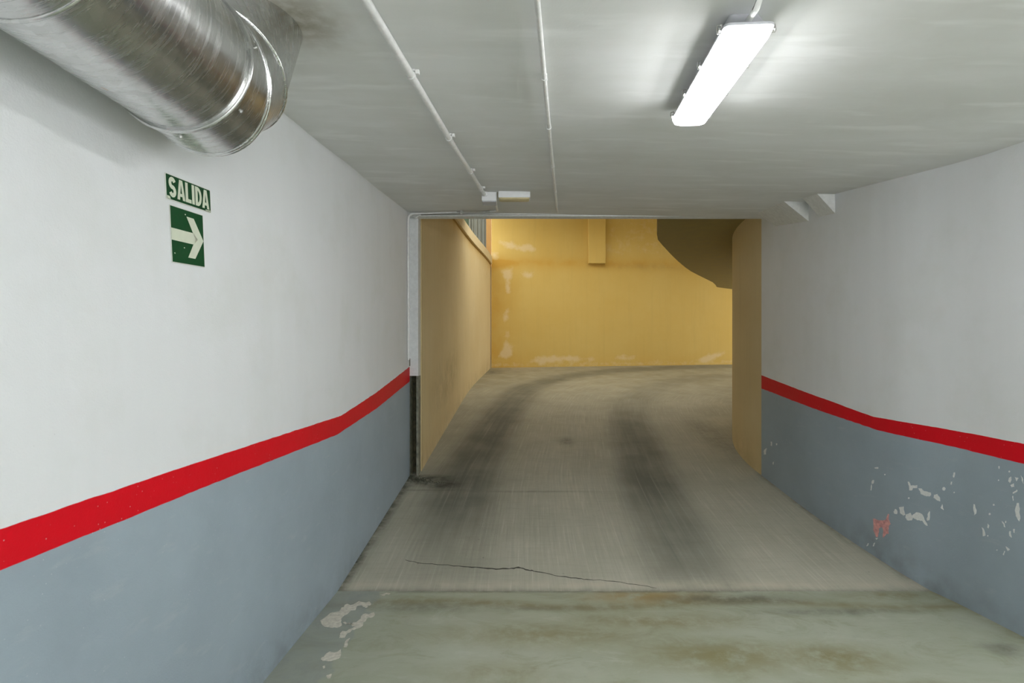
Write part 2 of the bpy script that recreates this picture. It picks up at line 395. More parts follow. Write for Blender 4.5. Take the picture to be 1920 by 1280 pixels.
P = np.array([[(x, y, float(zc(3.07, y)) - 0.001) for x in np.linspace(3.05, 9.3, 20)] for y in np.linspace(-2.25, 2.95, 50)])
tag(sheet('ceiling_hall', P, (0, 0, 0.28), M['ceil'], {'stain': 0 * P[..., 0]}), 'white plastered ceiling of the parking hall', 'ceiling', kind='structure')
P = np.array([[(x, y, 0.0) for x in np.linspace(3.19, 9.3, 20)] for y in np.linspace(-2.25, 2.95, 50)])
zz0 = 0 * P[..., 0]
tag(sheet('floor_hall', P, (0, 0, -0.2), M['floor'], {'moss': zz0, 'rust': zz0, 'shade': zz0, 'spill': zz0}), 'concrete floor of the parking hall', 'floor', kind='structure')
# flat floor
gx = np.arange(-1.45, 3.2, 0.035); gy = np.concatenate([np.arange(-2.25, 1.4, 0.15), np.arange(1.4, RAMP0 - 0.01, 0.03), [RAMP0]])
X, Y = np.meshgrid(gx, gy, indexing='ij')
def blob(X, Y, cx, cy, rx, ry): return np.clip(1.15 - np.hypot((X - cx) / rx, (Y - cy) / ry), 0, 1)
moss = np.maximum.reduce([0.85 * np.clip(1 - np.abs(Y - 3.66 + 0.05 * np.sin(3 * X)) / 0.09, 0, 1), blob(X, Y, 1.15, 3.02, 0.55, 0.22), blob(X, Y, 1.75, 3.0, 0.40, 0.20), 0.8 * blob(X, Y, 0.9, 3.42, 0.7, 0.14), 0.7 * blob(X, Y, 0.2, 3.25, 0.8, 0.18),
                          0.9 * blob(X, Y, 2.6, 3.8, 0.45, 0.09), 0.8 * np.clip(1 - (xr(Y) - X) / 0.10, 0, 1), 0.6 * blob(X, Y, 1.9, 2.7, 0.6, 0.12), 0.5 * blob(X, Y, -0.1, 2.85, 0.4, 0.15)])
rust = blob(X, Y, 0.95, 3.78, 0.55, 0.13)
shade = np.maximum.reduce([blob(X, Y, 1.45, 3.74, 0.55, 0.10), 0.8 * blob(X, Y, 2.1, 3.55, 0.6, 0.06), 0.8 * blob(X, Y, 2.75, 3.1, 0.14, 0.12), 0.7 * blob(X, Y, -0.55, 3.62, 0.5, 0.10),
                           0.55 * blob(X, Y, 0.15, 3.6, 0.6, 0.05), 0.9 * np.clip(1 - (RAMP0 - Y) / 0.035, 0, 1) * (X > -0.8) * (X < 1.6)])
spill = np.clip(1.0 - (X - xl(Y) - 0.24) / 0.12, 0, 1) * np.clip((Y - 2.2) / 0.5, 0.35, 1)
P = np.stack([X, Y, np.zeros_like(X)], -1)
fl = sheet('floor', P, (0, 0, -0.2), M['floor'], {'moss': moss, 'rust': rust, 'shade': shade, 'spill': spill})
tag(fl, 'flat stained concrete floor at the foot of the ramp', 'floor', kind='structure')

# ramp
TL = np.array([(-0.50, 3.3), (-0.51, 4.4), (-0.52, 5.2), (-0.50, 6.7), (-0.29, 8.25), (-0.08, 10.0), (0.30, 12.0), (1.17, 13.4), (2.52, 14.5), (4.77, 15.25), (8.0, 15.6), (12, 15.6)])
TR = np.array([(1.30, 3.3), (1.33, 4.4), (1.40, 5.0), (1.49, 5.92), (1.65, 7.03), (1.77, 8.16), (1.90, 9.12), (2.25, 10.4), (3.17, 12.2), (4.46, 13.5), (7.5, 13.9), (12, 13.9)])
def resample(pl, n=160):
    d = np.concatenate([[0], np.cumsum(np.hypot(*np.diff(pl, axis=0).T))]); s = np.linspace(0, d[-1], n)
    q = np.stack([np.interp(s, d, pl[:, 0]), np.interp(s, d, pl[:, 1])], -1)
    for _ in range(6): q[1:-1] = 0.25 * q[:-2] + 0.5 * q[1:-1] + 0.25 * q[2:]
    return q
def dist_poly(X, Y, pl, closed=False):
    best = np.full(X.shape, 1e9); side = np.zeros(X.shape); along = np.zeros(X.shape); acc = 0.0
    n = len(pl)
    for i in range(n if closed else n - 1):
        a = pl[i]; b = pl[(i + 1) % n]; e = b - a; L = np.hypot(*e)
        if L < 1e-9: continue
        t = np.clip(((X - a[0]) * e[0] + (Y - a[1]) * e[1]) / L ** 2, 0, 1)
        dx = X - a[0] - t * e[0]; dy = Y - a[1] - t * e[1]; d = np.hypot(dx, dy)
        m = d < best
        best = np.where(m, d, best); side = np.where(m, np.sign(e[1] * dx - e[0] * dy), side); along = np.where(m, acc + t * L, along); acc += L
    return best, side, along
gx = np.arange(-1.5, 9.0, 0.06); gy = np.concatenate([np.arange(RAMP0, 8.0, 0.04), np.arange(8.0, 18.0, 0.08)])
X, Y = np.meshgrid(gx, gy, indexing='ij')
tl, tr_ = resample(TL), resample(TR)
dl, sl, al = dist_poly(X, Y, tl); dr, sr, ar = dist_poly(X, Y, tr_)
mid = resample(0.5 * (tl + tr_)); dm, sm, am = dist_poly(X, Y, mid)
def band(d, w): return np.exp(-(d / w) ** 4 * 0.9) * 0.75 + 0.25 * np.exp(-(d / (1.7 * w)) ** 2)
fade_l = np.interp(Y, [3.9, 4.4, 4.9, 5.5, 5.75, 6.0, 9.0, 12, 15.5], [0.25, 0.35, 0.62, 0.92, 0.80, 0.92, 0.92, 0.70, 0.5])
fade_r = np.interp(Y, [3.9, 4.2, 4.6, 5.3, 6.0, 7.5, 9.0, 10.2, 12, 15.5], [0.30, 0.6, 0.72, 0.75, 0.9, 0.9, 0.7, 0.35, 0.25, 0.35])
track = np.maximum(band(dl, 0.36) * fade_l, band(dr, 0.33) * fade_r)
joint = 0.45 * np.exp(-((Y - 5.80 + 0.03 * X) / 0.02) ** 2) * np.clip((1.2 - X) / 0.8, 0, 1)
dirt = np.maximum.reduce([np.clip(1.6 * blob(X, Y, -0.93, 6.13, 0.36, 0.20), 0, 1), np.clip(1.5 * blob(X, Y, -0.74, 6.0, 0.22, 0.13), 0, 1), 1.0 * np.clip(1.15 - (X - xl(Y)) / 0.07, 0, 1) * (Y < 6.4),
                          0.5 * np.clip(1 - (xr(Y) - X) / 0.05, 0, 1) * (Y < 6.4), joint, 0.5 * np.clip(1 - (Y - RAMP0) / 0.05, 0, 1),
                          0.55 * blob(X, Y, 0.75, 7.7, 0.13, 0.3), 0.6 * blob(X, Y, -0.55, 14.3, 0.35, 0.5), 0.35 * blob(X, Y, 2.9, 8.0, 0.3, 1.6)])
pale = np.maximum.reduce([0.9 * blob(X, Y, 0.1, 15.0, 0.9, 0.35), 0.45 * np.exp(-((Y - 3.95) / 0.06) ** 2)])
P = np.stack([X, Y, zf(Y)], -1)
rp = sheet('floor_ramp', P, (0, 0, -0.2), M['ramp'], {'track': track, 'dirt': dirt, 'pale': pale, 'bounce_tint': np.clip((Y - 7.0) / 6.0, 0, 1)}, uv=np.stack([dm * sm, am], -1))
tag(rp, 'ribbed concrete ramp with two dark tyre tracks curving right', 'ramp', kind='structure')

# the mouth: lintel, jamb, haunches
lv = []
xs = np.linspace(-1.20, 2.86, 24)
rings = []
for x in xs:
    zt = float(zc(x, 6.3)) + 0.06; zb = H + 1.622
    rings.append([Vector((x, 6.20, zb + 0.003)), Vector((x, 6.30, zb)), Vector((x, 6.30, zt)), Vector((x, 6.20, zt))])
bm = bmesh.new(); bm_loft(bm, rings)
tag(link('trim_1', bm_mesh('trim_1', bm), M['lintel']), 'shallow grey-white lintel over the mouth of the garage', 'lintel', kind='structure')

jx0, jx1 = -1.175, -1.062
jam = empty('trim_2', (0, 0, 0)); tag(jam, 'white door jamb with a dark rusted slot at its foot, left of the ramp', 'jamb', kind='structure')
zj = float(zf(6.3)); zslot = zj + 1.13
box('jamb_post', ((jx0 + jx1) / 2, 6.36, (zslot + H + 1.66) / 2), (jx1 - jx0, 0.16, H + 1.66 - zslot), M['plaster_grey'], jam)
# split foot: two cheeks and a rusted channel deep between them
box('cheek', (jx0 + 0.008, 6.36, (zj - 0.03 + zslot) / 2), (0.018, 0.16, zslot - zj + 0.03), M['dirty'], jam)
box('cheek', (jx1 - 0.012, 6.37, (zj - 0.03 + zslot) / 2), (0.024, 0.15, zslot - zj + 0.03), M['dirty'], jam)
bm = bmesh.new(); bm_box(bm, ((jx0 + jx1) / 2, 6.43, (zj - 0.03 + zslot) / 2), (0.075, 0.02, zslot - zj + 0.03))
bm_box(bm, (jx0 + 0.03, 6.385, (zj - 0.03 + zslot) / 2 - 0.03), (0.006, 0.08, zslot - zj - 0.03)); bm_box(bm, (jx1 - 0.026, 6.385, (zj - 0.03 + zslot) / 2 - 0.03), (0.006, 0.08, zslot - zj - 0.03))
tag(link('channel', bm_mesh('channel', bm), M['rust'], jam), 'dark rusted shutter channel')
tag(box('latch_plate', (jx0 + 0.018, 6.272, H - 0.005), (0.010, 0.02, 0.085), M['rust'], jam, 0.002), 'small dark latch plate')

def haunch(name, y0, y1, w0, h0, w1, h1, label):
    rings = []
    for t in np.linspace(0, 1, 8):
        y = y0 + (y1 - y0) * t; w = w0 + (w1 - w0) * t; h = h0 + (h1 - h0) * t
        x = float(xr(y)) + 0.03; z = float(zc(xr(y), y)) + 0.03; zl = float(zc(xr(y) - w, y)) + 0.03
        rings.append([Vector((x, y, z)), Vector((x, y, z - h - 0.03)), Vector((x - 0.03, y, z - h - 0.03)), Vector((x - w - 0.03, y, zl - 0.03)), Vector((x - w - 0.03, y, zl))])
    bm = bmesh.new(); bm_loft(bm, rings)
    return tag(link(name, bm_mesh(name, bm), M['lintel']), label, 'haunch', kind='structure')
haunch('trim_3', 4.86, 5.09, 0.155, 0.168, 0.155, 0.168, 'small sloping corner haunch between ceiling and right wall, nearer the lamp')
haunch('trim_4', 5.27, 5.95, 0.235, 0.185, 0.20, 0.135, 'larger sloping corner haunch between ceiling and right wall, beside the lintel')

# ------------------------------------------------------------------ structure: the open ramp beyond
rlx = interp([(6.3, -1.06), (9, -0.985), (11.5, -0.915), (13, -0.80), (14.2, -0.66), (15.3, -0.54)])
cop0 = interp([(6.3, 2.15), (9.5, 2.41), (11.9, 2.585), (14, 2.665), (15.2, 2.63)])
ysl = np.linspace(6.445, 15.25, 120)
rlx_s = interp([(y, float(np.mean(rlx(np.linspace(y - 0.9, y + 0.9, 15))))) for y in np.linspace(6.3, 15.3, 60)]); cop_s = interp([(y, float(np.mean(cop0(np.linspace(y - 0.9, y + 0.9, 15))))) for y in np.linspace(6.3, 15.3, 60)])
P = np.array([[(float(rlx_s(y)), y, z) for z in np.linspace(float(zf(y)) - 0.02, H + float(cop_s(y)), 40)] for y in ysl])
hh = P[..., 2] - zf(P[..., 1])
gri = np.clip(1 - hh / 0.35, 0, 1) * 0.5 + 0.75 * np.clip(1.1 - np.hypot((P[..., 1] - 8.6) / 1.6, (hh - 0.75) / 0.45), 0, 1) + 0.5 * np.clip(1 - (P[..., 1] - 6.36) / 0.25, 0, 1)
pla = 0.62 * np.clip(1.2 - hh / 0.16, 0, 1) + 0.45 * np.clip((P[..., 1] - 11) / 3, 0, 1) * np.clip(1 - np.abs(hh - 2.6) / 0.5, 0, 1)
dmp = 0.6 * np.clip(1 - (H + cop0(P[..., 1]) - P[..., 2]) / 0.25, 0, 1)
wrl = sheet('wall_ramp_left', P, (-0.22, 0, 0), M['pale_yellow'], {'grime': gri, 'plaster': pla, 'damp': dmp})
tag(wrl, 'pale yellow rendered parapet wall running up along the ramp', 'wall', kind='structure')
rings = []; rings2 = []
for y in ysl[::4]:
    x = float(rlx_s(y)); z = H + float(cop_s(y))
    rings.append([Vector((x + 0.045, y, z)), Vector((x + 0.045, y, z + 0.20)), Vector((x + 0.02, y, z + 0.225)), Vector((x - 0.25, y, z + 0.225)), Vector((x - 0.27, y, z))])
    rings2.append([Vector((x + 0.012, y, z - 0.03)), Vector((x + 0.012, y, z)), Vector((x - 0.1, y, z)), Vector((x - 0.1, y, z - 0.03))])
bm = bmesh.new(); bm_loft(bm, rings); tag(link('coping', bm_mesh('coping', bm, 30), M['coping'], wrl), 'cream coping along the parapet top')
bm = bmesh.new(); bm_loft(bm, rings2); tag(link('under_coping_strip', bm_mesh('under_coping_strip', bm), M['dark_strip'], wrl), 'dark strip under the coping')  # plain dark strip along the lower edge of the coping

def yb(x): return 15.1 + 0.10 * (np.asarray(x, float) + 0.54)
gx = np.arange(-0.56, 9.0, 0.05); gz = np.arange(1.3, 6.4, 0.05)
X, Z = np.meshgrid(gx, gz, indexing='ij')
def on_back(px, py):           # crop pixels to wall coordinates
    u = 900 + px / 3.5556; v = 400 + py / 3.5556
    k = (u - U0) / F; y = (15.1 + 0.054) / (1 - 0.10 * k); return (k * y, H + (V0 - v) / F * y)
def poly_in(X, Y, pl):
    ins = np.zeros(X.shape, bool); n = len(pl)
    for i in range(n):
        (x0, y0), (x1, y1) = pl[i], pl[(i + 1) % n]
        c = ((y0 > Y) != (y1 > Y)) & (X < (x1 - x0) * (Y - y0) / (y1 - y0 + 1e-12) + x0); ins ^= c
    return ins
PL = [[(145, 385), (215, 365), (212, 400), (200, 430), (198, 520), (180, 530), (172, 500), (175, 440), (150, 400)], [(165, 660), (180, 640), (182, 700), (165, 730), (160, 700)],
      [(176, 790), (190, 790), (188, 820), (174, 815)], [(130, 950), (175, 850), (210, 880), (212, 945), (170, 960)], [(330, 985), (390, 960), (500, 955), (650, 955), (700, 970), (640, 985), (560, 980), (480, 995), (400, 1000)],
      [(1440, 980), (1520, 945), (1630, 925), (1600, 955), (1540, 975), (1500, 1000)], [(130, 195), (210, 190), (240, 215), (330, 210), (370, 240), (300, 250), (200, 230)],
      [(60, 260), (110, 265), (120, 290), (90, 300)], [(730, 962), (765, 962), (760, 982), (735, 982)], [(915, 950), (1030, 955), (1000, 970), (920, 968)], [(280, 400), (350, 395), (340, 425), (290, 420)]]
pla = np.zeros(X.shape)
for pl in PL:
    q = np.array([on_back(*p) for p in pl]); d, _, _ = dist_poly(X, Z, q, True); s = np.where(poly_in(X, Z, q), d, -d)
    pla = np.maximum(pla, np.clip(0.62 + s / 0.14, 0, 1))
pla = np.maximum(pla, 0.50 * np.clip(1 - np.abs(Z - (zf(yb(X)) + 0.06)) / 0.12, 0, 1))
pla = np.maximum(pla, 0.30 * np.clip((X - 1.2) / 1.5, 0, 1) * np.clip((Z - H - 2.85) / 0.2, 0, 1))
dmp = 0.85 * np.exp(-((Z - (H + 2.72)) / 0.16) ** 2) + 0.75 * np.clip(1 - (X + 0.5) / 0.8, 0, 1) * (Z < H + 2.8) + 0.35 * np.clip(1 - (Z - zf(15.3)) / 0.5, 0, 1)
gri = 0.35 * np.exp(-((Z - (H + 2.66)) / 0.10) ** 2) * (X > 2)
P = np.stack([X, yb(X), Z], -1)
wrb = sheet('wall_ramp_back', P, (0, 0.25, 0), M['yellow'], {'plaster': pla, 'damp': dmp, 'grime': gri})
tag(wrb, 'ochre yellow wall closing the top of the ramp, paint flaking', 'wall', kind='structure')
pa = at(1103, 494, 15.30); pb = at(1135, 494, 15.30)
tag(box('pilaster', ((pa[0] + pb[0]) / 2, float(yb(1.9)) - 0.03, (pa[2] + 6.4) / 2), (pb[0] - pa[0], 0.14, 6.4 - pa[2]), M['yellow'], wrb, 0.01), 'short yellow pilaster ending halfway down')

# the rounded core on the inside of the bend
RC = 4.4; cx, cy = 2.835 + RC, 6.30
P = []
for a in np.linspace(0, math.radians(120), 90):
    x = cx - RC * math.cos(a); y = cy + RC * math.sin(a)
    P.append([(x, y, z) for z in np.linspace(float(zf(y)) - 0.03, 6.4, 40)])
P = np.array(P); hh = P[..., 2] - zf(P[..., 1])
nrm = np.array([np.cos(np.linspace(0, math.radians(120), 90)), -np.sin(np.linspace(0, math.radians(120), 90)), np.zeros(90)]).T[:, None, :] * 0.3
core = sheet('wall_ramp_core', P, nrm, M['pale_yellow'], {'plaster': 0.45 * np.clip(1 - hh / 0.15, 0, 1), 'damp': 0 * hh, 'grime': 0.4 * np.clip(1 - hh / 0.5, 0, 1)})
tag(core, 'rounded yellow wall on the inside of the ramp bend', 'wall', kind='structure')

# slab overhead on the core: soffit outline measured on its underside
ZS = H + 1.75
edge = [(1.70, 6.31), (1.86, 7.05), (1.985, 7.60), (2.09, 7.95), (2.25, 8.31), (2.57, 9.0), (2.88, 9.64), (3.21, 10.28), (3.46, 10.73), (3.74, 11.17), (4.07, 11.68), (4.41, 12.2), (4.62, 12.6), (4.80, 13.0), (5.05, 13.2), (5.34, 13.4), (9.0, 14.0), (9.0, 6.31)]
tag(prism('ceiling_overhang', edge, ZS, ZS + 3.0, M['soffit']), 'dark underside of a curved slab jutting over the ramp bend', 'slab', kind='structure')
# slab and walls added out of view to shade the first metres of ramp
ov = [(-1.9, 6.31), (1.69, 6.31), (1.86, 7.05), (1.985, 7.60), (2.25, 8.31), (2.57, 9.0), (3.21, 10.28), (3.21, 10.6), (-1.9, 10.6)]
tag(prism('ceiling_shade_slab', ov, H + 2.98, H + 3.25, M['soffit']), 'added slab out of view, shading the first metres of ramp', 'slab', kind='structure')
tag(box('wall_shade_front', (3.6, 6.18, H + 1.92 + 2.25), (11.0, 0.24, 4.5), M['pale_yellow']), 'added wall out of view over the garage mouth, blocking daylight', 'wall', kind='structure')  # added to block daylight above the mouth
tag(box('wall_shade_side', (-1.95, 8.6, H + 2.4), (0.25, 4.6, 3.6), M['pale_yellow']), 'added wall behind the parapet, blocking light from the left', 'wall', kind='structure')  # added to stop sky light coming over the parapet

tag(box('ceiling_shade_top', (4.0, 14.5, H + 4.35), (9.4, 2.4, 0.2), M['soffit']), 'added slab out of view, shading the top of the yellow wall', 'slab', kind='structure')  # added above the view to even out daylight on the back wall

# beyond the parapet
rs = empty('roller_shutter', (0, 17.2, 0)); tag(rs, 'grey ribbed metal shutter standing behind the parapet', 'shutter')
bm = bmesh.new()
x = -1.30; rib = []
while x < -0.72:
    rib += [(x, 0.0), (x + 0.05, 0.0), (x + 0.065, -0.03), (x + 0.10, -0.03)]; x += 0.115
prof = [Vector((a, b, 2.54)) for a, b in rib] + [Vector((rib[-1][0], 0.06, 2.6)), Vector((rib[0][0], 0.06, 2.6))]
bm_loft(bm, [prof, [Vector((p.x, p.y, 6.5)) for p in prof]])
link('shutter_sheet', bm_mesh('shutter_sheet', bm), M['sheetmetal'], rs)
box('shutter_frame', (-1.31, 0.0, 4.49), (0.05, 0.12, 3.9), M['sheetmetal'], rs)
tag(box('gate_post', (-0.70, 16.8, 4.05), (0.15, 0.3, 4.95), M['ochre']), 'ochre rendered post between shutter and yellow wall', 'post')
bm = bmesh.new(); bm_box(bm, (0, 0, 0), (0.75, 0.06, 3.9)); 
for zz in (-1.2, 0, 1.2): bm_box(bm, (0, -0.04, zz), (0.75, 0.03, 0.12))
dg = link('green_door', bm_mesh('green_door', bm), M['dkgreen']); dg.location = (-1.712, 17.3, 4.49)
tag(dg, 'dark green door leaf beside the grey ribbed shutter', 'door')
tag(box('floor_yard', (-2.6, 12.9, 2.30), (2.6, 13.0, 0.5), M['floor']), 'raised yard behind the parapet', 'yard', kind='structure')

# ------------------------------------------------------------------ ventilation duct
dax = -1.017; daz = H + 0.925; DR = 0.215
duct = empty('ventilation_duct', (dax, 0, daz)); tag(duct, 'round galvanised ventilation duct along the left wall, rising into the ceiling', 'duct')
skew = 0.02404
def dp(y, z=0.0): return Vector((skew * (y - 1.7), y, z))
def seg(name, pts_t, r, n=64, cap=True, label=None):
    bm = bmesh.new(); rings = []
    for p, t, stretch in pts_t:
        t = t.normalized(); a = Vector((1, 0, 0)); b = t.cross(a).normalized()
        rings.append([p + a * (r * math.cos(q)) + b * (r * stretch * math.sin(q)) for q in [k * 2 * math.pi / n for k in range(n)]])
    bm_loft(bm, rings, cap, cap)
    o = link(name, bm_mesh(name, bm, 30), M['galv'], duct)
    if label: o['label'] = label
    return o
YA = Vector((0, 1, 0))
joints = [-2.19, -1.9, -0.9, 0.1, 1.115, 1.74]
for a, b in zip(joints[:-1], joints[1:]):
    seg('duct_section', [(dp(a), YA, 1), (dp(b), YA, 1)], DR)
for y in joints[1:-1]:
    seg('joint_collar', [(dp(y - 0.030), YA, 1), (dp(y - 0.026), YA, 1.0), (dp(y + 0.026), YA, 1.0), (dp(y + 0.030), YA, 1)], DR + 0.006)
    for s in (-0.032, 0.032):
        bm = bmesh.new(); rr = []
        for k in range(64):
            q = k * 2 * math.pi / 64
            for j in range(1): pass
            ctr = dp(y + s) + Vector((math.cos(q), 0, math.sin(q))) * (DR + 0.005)
            rd = Vector((math.cos(q), 0, math.sin(q)))
            rr.append([ctr + rd * (0.006 * math.cos(w)) + YA * (0.006 * math.sin(w)) for w in [i * 2 * math.pi / 8 for i in range(8)]])
        vr = [[bm.verts.new(p) for p in r] for r in rr]
        for k in range(64):
            A, B = vr[k], vr[(k + 1) % 64]
            for i in range(8): bm.faces.new((A[i], A[(i + 1) % 8], B[(i + 1) % 8], B[i]))
        link('bead', bm_mesh('bead', bm, 'all'), M['galv'], duct)
def bead(c, t, r, stretch=1.0, w=0.006, name='bead'):
    t = t.normalized(); a = Vector((1, 0, 0)); b = t.cross(a).normalized(); bm = bmesh.new(); vr = []
    for k in range(64):
        q = k * 2 * math.pi / 64; rd = (a * math.cos(q) + b * math.sin(q)); p = c + a * (r * math.cos(q)) + b * (r * stretch * math.sin(q))
        vr.append([bm.verts.new(p + rd * (w * math.cos(x)) + t * (w * math.sin(x))) for x in [i * 2 * math.pi / 8 for i in range(8)]])
    for k in range(64):
        A, B = vr[k], vr[(k + 1) % 64]
        for i in range(8): bm.faces.new((A[i], A[(i + 1) % 8], B[(i + 1) % 8], B[i]))
    return link(name, bm_mesh(name, bm, 'all'), M['galv'], duct)
bead(dp(1.70), YA, DR + 0.004, w=0.008)
# elbow: sleeve, lower gore, upper gore through the ceiling
def dirv(deg): return Vector((0, math.cos(math.radians(deg)), math.sin(math.radians(deg))))
A0, A1, A2 = 0.0, 38.0, 62.0
p0 = dp(1.815); p1 = p0 + dirv(A1) * 0.130; zc0 = float(zc(dax, 2.1)) - daz
p2 = p1 + dirv(A2) * ((zc0 + 0.10 - p1.z) / math.sin(math.radians(A2)))
j1 = dirv((A0 + A1) / 2); s1 = 1 / math.cos(math.radians((A1 - A0) / 2)); j2 = dirv((A1 + A2) / 2); s2 = 1 / math.cos(math.radians((A2 - A1) / 2))
RS = DR + 0.006
seg('elbow_sleeve', [(dp(1.69), YA, 1), (p0, j1, s1)], RS)
seg('elbow_gore', [(p0, j1, s1), (p1, j2, s2)], RS)
seg('elbow_gore', [(p1, j2, s2), (p2, dirv(A2), 1)], RS)
bead(p0, j1, RS, s1); bead(p0 - YA * 0.012, j1, RS, s1, 0.004); bead(p1, j2, RS, s2)
# longitudinal lock seam, screws and a hanging strap
for y in (1.735, 1.115):
    for d_ in (-95, -40, 15):
        q = math.radians(d_); rd = Vector((math.cos(q), 0, math.sin(q)))
        bm = bmesh.new(); bmesh.ops.create_cone(bm, cap_ends=True, segments=10, radius1=0.006, radius2=0.004, depth=0.006, matrix=Matrix.Translation(dp(y) + rd * (DR + 0.009)) @ rd.to_track_quat('Z', 'Y').to_matrix().to_4x4())
        link('screw', bm_mesh('screw', bm), M['steel'], duct)
for sx in (-1, 1):
    x0 = sx * 0.19; y0 = 0.55; zt = float(zc(dax + x0, y0)) - daz
    box('hanger_strap', (x0 + skew * (y0 - 1.7), y0, (zt + 0.10) / 2), (0.004, 0.025, zt - 0.10), M['steel'], duct)

# ------------------------------------------------------------------ signs on the left wall
def wall_frame(y, z):          # matrix: x along the wall (ahead), y up, z off the wall
    ax = Vector((0.02404, 1, 0)).normalized(); up = Vector((0, 0, 1)); n = ax.cross(up)
    o = Vector((float(xl(y)), y, z))
    return Matrix(((ax.x, up.x, n.x, o.x), (ax.y, up.y, n.y, o.y), (ax.z, up.z, n.z, o.z), (0, 0, 0, 1)))
def flat(name, polys, z0, z1, mat, parent):
    V, Fs = [], []
    for pl in polys:
        n = len(pl); b = len(V)
        V += [(x, y, z0) for x, y in pl] + [(x, y, z1) for x, y in pl]
        Fs += [tuple(b + i for i in range(n))[::-1], tuple(b + n + i for i in range(n))] + [(b + i, b + (i + 1) % n, b + (i + 1) % n + n, b + i + n) for i in range(n)]
    return link(name, mesh_from(name, V, Fs), mat, parent)
def rrect(w, h, r=0.004, k=3):
    out = []
    for cx_, cy_, a0 in ((w / 2 - r, h / 2 - r, 0), (-w / 2 + r, h / 2 - r, 90), (-w / 2 + r, -h / 2 + r, 180), (w / 2 - r, -h / 2 + r, 270)):
        out += [(cx_ + r * math.cos(math.radians(a0 + 90 * i / k)), cy_ + r * math.sin(math.radians(a0 + 90 * i / k))) for i in range(k + 1)]
    return out
def stroke(pts, w):            # thick polyline as a chain of convex quads
    pts = [np.array(p, float) for p in pts]; L, R = [], []
    for i, p in enumerate(pts):
        a = pts[max(i - 1, 0)]; b = pts[min(i + 1, len(pts) - 1)]; t = (b - a) / np.hypot(*(b - a)); n = np.array([-t[1], t[0]]) * w / 2
        L.append(tuple(p + n)); R.append(tuple(p - n))
    return [[L[i], R[i], R[i + 1], L[i + 1]] for i in range(len(pts) - 1)]
sg = empty('exit_sign'); sg.matrix_world = wall_frame(2.158, H + 0.652) @ Matrix.Rotation(math.radians(4.6), 4, 'Z')
tag(sg, 'green sign reading SALIDA in cream capitals above the arrow sign', 'sign')
SW, SH = 0.288, 0.094
flat('sign_board', [rrect(SW, SH)], 0.001, 0.004, M['board'], sg)
flat('green_field', [rrect(SW - 0.006, SH - 0.006, 0.003)], 0.004, 0.0045, M['green'], sg)
lh = 0.074; lw = 0.0425; sw = 0.0155
def letter(ch):
    h, w = lh, lw
    if ch == 'S':
        pts = []
        rx, ry = (w - sw) / 2, (h / 2 - sw / 2) / 2
        for i in range(13):
            a = math.radians(20 + i * 250 / 12); pts.append((w / 2 + rx * math.cos(a), h - sw / 2 - ry + ry * math.sin(a)))
        for i in range(1, 13):
            a = math.radians(90 - i * 250 / 12); pts.append((w / 2 + rx * math.cos(a), sw / 2 + ry + ry * math.sin(a)))
        return stroke(pts, sw)
    if ch == 'A':
        w2 = w * 1.15
        return [[(0, 0), (sw, 0), (w2 / 2 + sw * 0.12, h), (w2 / 2 - sw * 0.62, h)], [(w2 - sw, 0), (w2, 0), (w2 / 2 + sw * 0.62, h), (w2 / 2 - sw * 0.12, h)], [(w2 * 0.22, h * 0.17), (w2 * 0.78, h * 0.17), (w2 * 0.72, h * 0.32), (w2 * 0.28, h * 0.32)]]
    if ch == 'L': return [[(0, 0), (sw, 0), (sw, h), (0, h)], [(sw, 0), (w * 0.86, 0), (w * 0.86, sw * 0.9), (sw, sw * 0.9)]]
    if ch == 'I': return [[(0, 0), (sw * 1.05, 0), (sw * 1.05, h), (0, h)]]
    if ch == 'D':
        out = [[(0, 0), (sw, 0), (sw, h), (0, h)]]; pts = [(sw, h - sw * 0.42)]
        for i in range(13):
            a = math.radians(90 - i * 15); rx, ry = w * 0.50, (h - sw * 0.84) / 2
            pts.append((w * 0.34 + rx * math.cos(a), h / 2 + ry * math.sin(a)))
        pts.append((sw, sw * 0.42)); return out + stroke(pts, sw * 0.88)
adv = {'S': lw + 0.006, 'A': lw * 1.15 + 0.003, 'L': lw * 0.86 + 0.005, 'I': sw + 0.007, 'D': lw * 0.95 + 0.005}
tot = sum(adv[c] for c in 'SALIDA') - 0.004; x = -tot / 2 + 0.001
for ch in 'SALIDA':
    flat('letter', [[(px + x, py - lh / 2 + 0.002) for px, py in pl] for pl in letter(ch)], 0.0045, 0.0050, M['glow'], sg); x += adv[ch]
flat('corner_tab', [[(-SW / 2 + 0.004, -SH / 2 + 0.004), (-SW / 2 + 0.024, -SH / 2 + 0.004), (-SW / 2 + 0.020, -SH / 2 + 0.013), (-SW / 2 + 0.004, -SH / 2 + 0.014)]], 0.0045, 0.0050, M['glow'], sg)
flat('corner_tab', [[(SW / 2 - 0.040, -SH / 2 + 0.005), (SW / 2 - 0.006, -SH / 2 + 0.005), (SW / 2 - 0.006, -SH / 2 + 0.009), (SW / 2 - 0.040, -SH / 2 + 0.008)]], 0.0045, 0.0050, M['glow'], sg)

